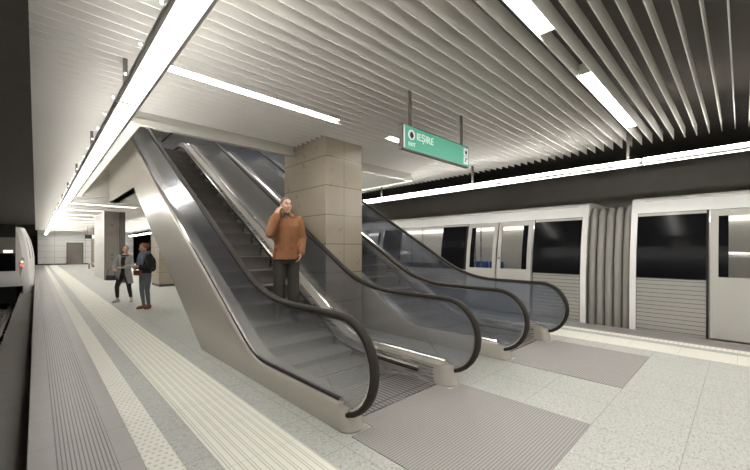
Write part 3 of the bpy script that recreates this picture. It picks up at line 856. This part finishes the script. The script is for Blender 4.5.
def person(label, loc, rz, sc, cfg):
    e = thing('person', label, 'person', loc, rz)
    e.scale = (sc, sc, sc)
    J = cfg['J']; fem = cfg.get('fem', False)
    SHW = .165 if fem else .19
    lean = Vector(cfg.get('lean', (0, 0, 0)))                 # shift of the shoulders
    def T(z): return lean * max(0, min(1.1, (z - .9) / .55))
    hc = Vector((0, -.03, 1.625)) + lean * 1.25 + Vector(cfg.get('headoff', (0, 0, 0)))
    HM = Matrix.Rotation(cfg.get('headyaw', 0), 3, 'Z') @ Matrix.Rotation(cfg.get('headtilt', 0), 3, 'Y') @ Matrix.Rotation(cfg.get('headpitch', 0), 3, 'X')
    def torso(g, lo=.80, hi=1.52):
        rows = [(.80, .15, .105), (.90, .168, .118), (1.0, .150 if not fem else .142, .108), (1.10, .140 if not fem else .122, .100), (1.22, .158 if not fem else .138, .112 if not fem else .118),
                (1.33, .175 if not fem else .152, .112), (1.41, .172 if not fem else .146, .095), (1.46, .115, .075), (1.50, .062, .060)]
        if fem: rows[0] = (.80, .155, .11); rows[1] = (.90, .172, .122)
        out = []
        for z, rx, ry in rows:
            if lo <= z <= hi:
                t_ = T(z); out.append((z, t_.x, t_.y + (.0 if z < 1.4 else .012), rx + g, ry + g))
        return out
    def arm(mb, s, g, upto=1.0, base=.0):
        sh, el, wr = (Vector(p) for p in (J['sh' + s], J['el' + s], J['wr' + s]))
        r0, r1, r2 = (.056, .044, .029) if not fem else (.046, .037, .025)
        mb.tube([sh, lerp(sh, el, .35), el], [r0 + g, r0 * .97 + g, r1 + g], 12, ball=True)
        mb.tube([el, lerp(el, wr, .3), lerp(el, wr, upto)], [r1 + g, r1 * 1.02 + g, r2 + g + base], 12, ball=True)
    def leg(mb, s, g, top=0, upto=1.0, loose=0.0):
        hp, kn, an = (Vector(p) for p in (J['hp' + s], J['kn' + s], J['an' + s]))
        rh, rk, rc, ra = (.088, .056, .055, .036) if not fem else (.088, .054, .051, .033)
        mb.tube([hp, lerp(hp, kn, .45), kn], [rh + g, rh * .86 + g, rk + g + loose * .5], 14, ball=True)
        mb.tube([kn, lerp(kn, an, .3), lerp(kn, an, upto)], [rk + g + loose * .5, rc + g + loose, ra + g + loose], 14, ball=True)
    # ---- body
    b = MB()
    b.loft(torso(0)); b.ellipsoid(T(1.42) + Vector((0, 0, 1.42)), SHW - .02, .07, .06)
    b.tube([Vector((0, .012, 1.44)) + T(1.44), hc + Vector((0, .02, -.06))], [.060 if not fem else .050, .056 if not fem else .046], 12, ball=True)
    head(b, hc, HM)
    for s in 'RL':
        arm(b, s, 0); leg(b, s, 0)
        an = Vector(J['an' + s]); fd = Vector(J.get('ft' + s, (0, -1, 0))).normalized()
        b.tube([an + Vector((0, 0, -.035)) - fd * .05, an + fd * .08 + Vector((0, 0, -.055)), an + fd * .16 + Vector((0, 0, -.065))], [.036, .034, .022], 10, ball=True)
        h = J['hd' + s]; hand(b, J['wr' + s], h[0], h[1], h[2], h[3], .95 if fem else 1.0)
    me = remesh(b, .0065, 2)
    body = link('body', me, skin, e)
    face_parts(e, hc, HM, cfg['hairmat'])
    # ---- trousers
    b = MB(); gt = cfg.get('tg', .012)
    b.loft([(z, x, y, rx + gt, ry + gt) for z, x, y, rx, ry in torso(0, .8, 1.05)])
    b.ellipsoid((0, 0, .84), .15 + gt, .11 + gt, .08)
    for s in 'RL': leg(b, s, gt, loose=cfg.get('loose', 0))
    me = remesh(b, .011, 3)
    for s in 'RL': pass
    cut(me, [((0, 0, cfg.get('ankle', .075)), (0, 0, -1)), ((0, 0, 1.03), (0, 0, 1))])
    link('trousers', me, cfg['trousers'], e)
    # ---- shoes
    for s in 'RL':
        an = Vector(J['an' + s]); fd = Vector(J.get('ft' + s, (0, -1, 0))).normalized(); g0 = an.z - .088
        sd = Vector((-fd.y, fd.x, 0))
        M = Matrix((sd, fd, Vector((0, 0, 1)))).transposed()
        q = MB()
        q.ellipsoid(Vector((an.x, an.y, g0 + .055)) - fd * .025, .044, .062, .055, M)
        q.ellipsoid(Vector((an.x, an.y, g0 + .045)) + fd * .065, .046, .100, .042, M)
        q.ellipsoid(Vector((an.x, an.y, g0 + .035)) + fd * .125, .044, .062, .034, M)
        q.tube([an + Vector((0, 0, -.03)), an + Vector((0, 0, cfg.get('boot', .015)))], [.048, .044], 12)
        me = remesh(q, .008, 3); cut(me, [((0, 0, g0 + .012), (0, 0, -1))])
        sh = link('shoe', me, cfg['shoe'], e)
        so = MB()
        ring = [Vector((an.x, an.y, 0)) + sd * .047 * math.cos(a) * (1 + .06 * math.sin(a)) + fd * (.055 + .130 * math.sin(a)) for a in [2 * PI * i / 20 for i in range(20)]]
        so.ext([(p.x, p.y) for p in ring], g0 + .002, g0 + .020, 'z'); so.build('sole', cfg.get('sole', m_black), sh, local=True)
    cfg['dress'](e, dict(torso=torso, arm=arm, leg=leg, T=T, hc=hc, HM=HM, J=J))
    return e

# --- the man on the escalator
m_jacket = simple('orange_jacket', (.26, .108, .042), .75, var=.10, vscale=9, bump=.25, bscale=22)
m_jseam = simple('jacket_seam', (.26, .09, .028), .8)
m_dtrous = simple('dark_trousers', (.036, .031, .026), .8, var=.15, vscale=10, bump=.3, bscale=18)
m_dshoe = simple('dark_shoe', (.03, .026, .022), .4)
m_greyhair = simple('cropped_grey_hair', (.13, .10, .085), .8, var=.2, vscale=60)
m_shirt = simple('dark_shirt', (.07, .068, .068), .8, var=.15, vscale=30)
def hair_cap(P, M, z0, back, grow=.006):
    b = MB(); b.ellipsoid(P(0, .016, .030), .076 + grow, .094 + grow, .094 + grow, M, 24, 16); return b
def dress_man(e, k):
    b = MB(); g = .022
    rows = k['torso'](g, .8, 1.47)
    rows = [(.82, 0, .0, .192, .150), (.90, 0, 0, .190, .148)] + rows[2:]
    b.loft(rows); b.ellipsoid(k['T'](1.42) + Vector((0, .005, 1.415)), .185, .098, .064)
    for s in 'RL': k['arm'](b, s, .014, .93, .014)
    me = remesh(b, .011, 3)
    cut(me, [((0, 0, .865), (0, 0, -1))])
    j = link('jacket', me, m_jacket, e)
    # collar: two lapels and a stand
    c = MB(); n = 18; rs = []
    for i in range(n + 1):
        a = -PI / 2 + .42 + (2 * PI - .84) * i / n
        cx, cyy = math.cos(a), math.sin(a)
        ri = Vector((cx * .078, .012 + cyy * .078, 1.525 + .012 * cyy)); ro = Vector((cx * .125, .008 + cyy * .118, 1.462 + .012 * cyy))
        rs.append([ri, ri + Vector((cx * .012, cyy * .012, .006)), ro + Vector((cx * .012, cyy * .012, .004)), ro])
    c.rings(rs); c.build('collar', m_jacket, j, smooth=50, local=True)
    # front placket, pocket flaps, cuffs
    p = MB(); pts = [(1.42, -.135), (1.33, -.146), (1.2, -.146), (1.05, -.144), (.95, -.152), (.87, -.157)]
    p.rings([[(-.024, y - .006, z), (.030, y - .006, z), (.030, y + .012, z), (-.024, y + .012, z)] for z, y in pts]); p.build('placket', m_jacket, j, local=True)
    for z in (1.32, 1.2, 1.08, .97): MB().ellipsoid((.004, -.157 if z > 1 else -.163, z), .008, .004, .008).build('button', m_jseam, j, local=True)
    for sx_ in (-1, 1):
        f_ = MB(); f_.rings([[(sx_ * .075, -.150, z), (sx_ * .165, -.112, z + .02), (sx_ * .160, -.100, z + .02), (sx_ * .070, -.135, z)] for z in (1.0, 1.045)]); f_.build('pocket_flap', m_jseam, j, local=True)
    sh = MB(); sh.loft([(1.36, 0, -.02, .075, .105), (1.46, 0, .0, .078, .085), (1.525, 0, .004, .066, .068)], 18); sh.build('shirt', m_shirt, e, smooth=60, local=True)
    P = lambda x, y, z: k['hc'] + k['HM'] @ Vector((x, y, z))
    h = hair_cap(P, k['HM'], 0, 0, .004); me = remesh(h, .006, 1)
    HMi = k['HM']
    cut(me, [(P(0, -.045, .075), HMi @ Vector((0, -.80, -.45))), (P(0, 0, -.01), HMi @ Vector((0, -.25, -1)))])
    link('hair', me, m_greyhair, e)
JM = dict(shR=(-.170, .0, 1.42), elR=(-.225, -.17, 1.21), wrR=(-.140, -.150, 1.475), shL=(.170, .0, 1.42), elL=(.230, .03, 1.16), wrL=(.195, -.085, .955),
          hpR=(-.085, 0, .90), knR=(-.100, -.03, .49), anR=(-.105, .0, .09), hpL=(.085, 0, .90), knL=(.100, -.03, .49), anL=(.110, -.02, .09),
          hdR=((.32, .12, 1), (.75, .55, -.1), (.0, .6, .3), .30), hdL=((-.25, -.35, -1), (-.9, .1, .1), (0, -1, 0), .3), ftR=(-.15, -1, 0), ftL=(.2, -1, 0))
ms = 1.86 / 1.74
man_y = 4.80
man = person('man in an orange-brown jacket standing on the near escalator with a phone at his ear', (2.74, 4.80, zbase(4.75)), R(-26), ms,
       dict(J=JM, hairmat=m_greyhair, trousers=m_dtrous, shoe=m_dshoe, dress=dress_man, tg=.016, loose=.016, headyaw=R(16), headtilt=R(3)))
ph = tag(MB().box(-.036, .036, -.0045, .0045, -.072, .072).build('mobile_phone', m_black, bevel=.003, smooth=40), 'black mobile phone held to the right ear of the man in the orange jacket', 'phone')
Mloc = Matrix.Translation(Vector(man.location)) @ Matrix.Rotation(R(-26), 4, 'Z') @ Matrix.Scale(ms, 4)
pc = Mloc @ Vector((-.098, -.095, 1.575))
ph.matrix_world = Matrix.Translation(pc) @ Matrix.Rotation(R(-26) + R(70), 4, 'Z') @ Matrix.Rotation(R(-14), 4, 'Y')

# --- woman with the blue scarf
m_jeans = simple('blue_grey_jeans', (.13, .14, .165), .8, var=.2, vscale=8, bump=.2, bscale=30)
m_blackwool = simple('black_jacket', (.018, .018, .019), .8, var=.1)
m_scarf = simple('blue_grey_scarf', (.16, .19, .24), .9, var=.25, vscale=25, bump=.5, bscale=35)
m_redhair = simple('auburn_hair', (.24, .085, .035), .55, var=.3, vscale=40)
m_brownshoe = simple('brown_shoe', (.25, .085, .04), .5)
m_brownbag = simple('brown_leather', (.17, .07, .035), .5, var=.1)
m_coat = simple('grey_coat', (.33, .325, .315), .85, var=.12, vscale=25, bump=.3, bscale=40)
m_brownhair = simple('brown_hair', (.15, .085, .05), .55, var=.3, vscale=40)
m_blacktrous = simple('black_trousers', (.015, .015, .016), .8)
m_paleshoe = simple('pale_shoe', (.55, .53, .50), .6)
m_sole = simple('shoe_sole', (.6, .58, .55), .7)
m_bag = simple('dark_blue_bag', (.05, .055, .07), .6)
m_paper = simple('paper', (.75, .74, .70), .7)

def dress_blue(e, k):
    b = MB(); rows = k['torso'](.026, .95, 1.47)
    b.loft([(.90, 0, 0, .185, .135)] + rows); b.ellipsoid(k['T'](1.42) + Vector((0, .005, 1.41)), .17, .085, .06)
    for s in 'RL': k['arm'](b, s, .020, .92, .008)
    me = remesh(b, .011, 3); cut(me, [((0, 0, .955), (0, 0, -1))]); link('jacket', me, m_blackwool, e)
    vs = MB(); rs = []                                                      # scarf: rolls round the neck and a hanging end
    for i in range(25):
        a = 2 * PI * i / 24
        rs.append(Vector((math.cos(a) * .088, .0 + math.sin(a) * .092 + k['T'](1.48).y, 1.485 + .02 * math.sin(a) + .01 * math.sin(3 * a))))
    vs.tube(rs, .050, 10, ball=True)
    vs.tube([p + Vector((0, -.02, -.055)) for p in rs[14:24]], .048, 10, ball=True)
    vs.tube([Vector((.02, -.12, 1.44)), Vector((-.03, -.155, 1.34)), Vector((-.05, -.150, 1.24)), Vector((-.05, -.150, 1.15))], [.05, .055, .05, .045], 10, ball=True)
    vs.tube([Vector((.06, -.11, 1.43)), Vector((.06, -.15, 1.33)), Vector((.05, -.150, 1.22))], [.05, .05, .042], 10, ball=True)
    me = remesh(vs, .010, 2); link('scarf', me, m_scarf, e)
    P = lambda x, y, z: k['hc'] + k['HM'] @ Vector((x, y, z))
    h = hair_cap(P, k['HM'], 0, 0, .012); me = remesh(h, .006, 1)
    cut(me, [(P(0, -.040, .066), k['HM'] @ Vector((0, -.75, -.66))), (P(0, .03, -.045), k['HM'] @ Vector((0, -.9, -.6)))])
    hr = link('hair', me, m_redhair, e)
    bn = MB().ellipsoid(P(0, .125, .065), .052, .050, .050, k['HM']); bn.tube([P(0, .09, .05), P(0, .12, .06)], .035, 10, ball=True)
    link('hair_bun', remesh(bn, .008, 1), m_redhair, hr)
JW = dict(shR=(-.160, 0, 1.405), elR=(-.215, -.03, 1.13), wrR=(-.075, -.245, 1.10), shL=(.160, 0, 1.405), elL=(.215, -.02, 1.13), wrL=(.085, -.25, 1.13),
          hpR=(-.082, 0, .89), knR=(-.080, -.035, .49), anR=(-.075, .02, .09), hpL=(.082, 0, .89), knL=(.085, -.02, .49), anL=(.085, .03, .09),
          hdR=((.5, -.8, .1), (.3, .2, 1), (0, 0, 1), .30), hdL=((-.5, -.8, .1), (-.3, .2, 1), (0, 0, 1), .30), ftR=(-.25, -1, 0), ftL=(.3, -1, 0))
w1loc, w1rz, w1s = (2.02, 10.60, 0), R(-58), 1.66 / 1.74
person('woman with auburn bun, blue scarf and black jacket standing nearer the yellow strip', w1loc, w1rz, w1s,
       dict(J=JW, fem=True, hairmat=m_redhair, trousers=m_jeans, shoe=m_brownshoe, sole=m_brownbag, dress=dress_blue, tg=.003, headyaw=R(-32), headpitch=R(14), ankle=.10, lean=(0, -.02, 0)))
W1 = Matrix.Translation(w1loc) @ Matrix.Rotation(w1rz, 4, 'Z') @ Matrix.Scale(w1s, 4)
def put(b, M): b.xform(M); return b
bp = thing('backpack', 'black backpack on the back of the woman in the blue scarf', 'backpack', W1 @ Vector((0, .2, 1.1)))
q = MB(); q.ellipsoid((0, .205, 1.20), .125, .080, .20); q.ellipsoid((0, .20, 1.10), .13, .085, .13)
me = remesh(q, .012, 2); me.transform(Matrix.Translation(-(W1 @ Vector((0, .2, 1.1)))) @ W1); link('pack_body', me, m_blackwool, bp)
for s in (-1, 1):
    put(MB().tube([(s * .09, .16, 1.38), (s * .105, .06, 1.475), (s * .115, -.06, 1.46), (s * .125, -.125, 1.36), (s * .15, -.09, 1.22), (s * .165, .05, 1.12), (s * .12, .15, 1.06)], .016, 8), W1).build('strap', m_dark, bp, smooth=60)
bb = thing('shoulder_bag', 'brown leather bag at the waist of the woman in the blue scarf', 'bag', W1 @ Vector((-.1, -.2, .97)))
put(MB().box(-.17, .06, -.215, -.155, .90, 1.04), W1).build('pouch', m_brownbag, bb, bevel=.015)
put(MB().tube([(-.16, -.18, 1.03), (-.19, -.11, 1.10), (-.19, .03, 1.12)], .010, 8), W1).build('strap', m_brownbag, bb)
tag(put(MB().box(-.08, .09, -.365, -.325, 1.165, 1.18), W1).build('booklet', m_paper), 'pale booklet held open by the woman in the blue scarf', 'booklet')

# --- woman in the grey coat
def dress_coat(e, k):
    t_ = MB(); t_.loft([(z, x, y, rx, ry) for z, x, y, rx, ry in k['torso'](.012, .9, 1.47)]); t_.ellipsoid(k['T'](1.42) + Vector((0, .0, 1.40)), .15, .075, .06)
    for s in 'RL': k['arm'](t_, s, .008, .9)
    link('black_top', remesh(t_, .011, 2), m_blackwool, e)
    b = MB(); rows = k['torso'](.034, .95, 1.45)
    b.loft([(.50, .01, .02, .235, .165), (.65, .005, .01, .222, .160), (.80, 0, 0, .215, .158), (.90, 0, 0, .208, .155)] + rows); b.ellipsoid(k['T'](1.42) + Vector((0, .008, 1.41)), .178, .088, .062)
    for s in 'RL': k['arm'](b, s, .026, .80, .010)
    me = remesh(b, .011, 3); cut(me, [((0, 0, .585), (0, 0, -1))], fill=False)
    bm = bmesh.new(); bm.from_mesh(me)
    kill = []
    for f_ in bm.faces:
        c_ = f_.calc_center_median(); w = .055 + max(0, (.95 - c_.z)) * .22 + max(0, c_.z - 1.3) * .15
        tx = k['T'](c_.z)
        if abs(c_.x - tx.x) < w and c_.y - tx.y < -.05 and f_.normal.y < -.25 and c_.z < 1.46 and c_.y - tx.y > -.21: kill.append(f_)
    bmesh.ops.delete(bm, geom=kill, context='FACES'); bm.to_mesh(me); bm.free()
    ct = link('coat', me, m_coat, e)
    so = ct.modifiers.new('thick', 'SOLIDIFY'); so.thickness = .010
    P = lambda x, y, z: k['hc'] + k['HM'] @ Vector((x, y, z))
    h = hair_cap(P, k['HM'], 0, 0, .013); h.ellipsoid(P(0, .06, -.06), .070, .055, .075, k['HM']); me = remesh(h, .006, 1)
    cut(me, [(P(0, -.040, .066), k['HM'] @ Vector((0, -.75, -.66))), (P(0, .02, -.05), k['HM'] @ Vector((0, -1, -.25)))])
    link('hair', me, m_brownhair, e)
    h = MB().tube([P(-.085, 0, .0), P(-.075, 0, .07), P(0, .0, .125), P(.075, 0, .07), P(.085, 0, 0)], .008, 8); h.build('headband', m_blackwool, e, smooth=60, local=True)
JC = dict(shR=(-.160, .0, 1.40), elR=(-.255, -.02, 1.15), wrR=(-.215, -.19, 1.02), shL=(.160, .0, 1.40), elL=(.225, -.06, 1.14), wrL=(.06, -.24, 1.08),
          hpR=(-.085, 0, .88), knR=(-.165, -.10, .49), anR=(-.205, .02, .09), hpL=(.085, 0, .88), knL=(.13, -.03, .49), anL=(.16, .05, .09),
          hdR=((.6, -.6, -.1), (.5, .4, -.3), (0, -.3, 1), .35), hdL=((-.8, -.4, 0), (-.2, .5, .8), (0, 0, 1), .30), ftR=(-.45, -1, 0), ftL=(.35, -1, 0))
w2loc, w2rz, w2s = (1.83, 12.25, 0), R(-32), 1.62 / 1.74
person('woman in an open light grey coat and black trousers, holding a pale leaflet', w2loc, w2rz, w2s,
       dict(J=JC, fem=True, hairmat=m_brownhair, trousers=m_blacktrous, shoe=m_paleshoe, sole=m_sole, dress=dress_coat, tg=.008, headyaw=R(38), headpitch=R(6), ankle=.16, lean=(.03, -.01, 0)))
W2 = Matrix.Translation(w2loc) @ Matrix.Rotation(w2rz, 4, 'Z') @ Matrix.Scale(w2s, 4)
hb = thing('handbag', 'dark blue handbag hanging from the arm of the woman in the grey coat', 'bag', W2 @ Vector((-.3, -.2, .8)))
put(MB().ext([(-.42, .70), (-.14, .70), (-.17, .86), (-.39, .86)], -.24, -.14, 'y'), W2).build('bag_body', m_bag, hb, bevel=.02)
put(MB().tube([(-.38, -.19, .85), (-.36, -.17, 1.0), (-.28, -.12, 1.10), (-.21, -.13, 1.0), (-.19, -.19, .85)], .009, 8), W2).build('handle', m_bag, hb)
tag(put(MB().box(-.075, .09, -.345, -.30, 1.075, 1.09), W2).build('leaflet', m_paper), 'pale leaflet in the hands of the woman in the grey coat', 'leaflet')

# ------------------------------------------------------------------ world and camera
w = bpy.data.worlds.new('World'); SC.world = w; w.use_nodes = True
w.node_tree.nodes['Background'].inputs[0].default_value = (.02, .02, .02, 1); w.node_tree.nodes['Background'].inputs[1].default_value = 0.2
cam = bpy.data.cameras.new('Camera'); co = bpy.data.objects.new('Camera', cam); COL.objects.link(co); SC.camera = co
cam.sensor_width = 36; cam.lens = 353 / 750 * 36; cam.shift_y = 15 / 750; cam.clip_start = .05; cam.clip_end = 200
co.location = (0, 0, 1.5); co.rotation_euler = (R(90), 0, -R(43.84))
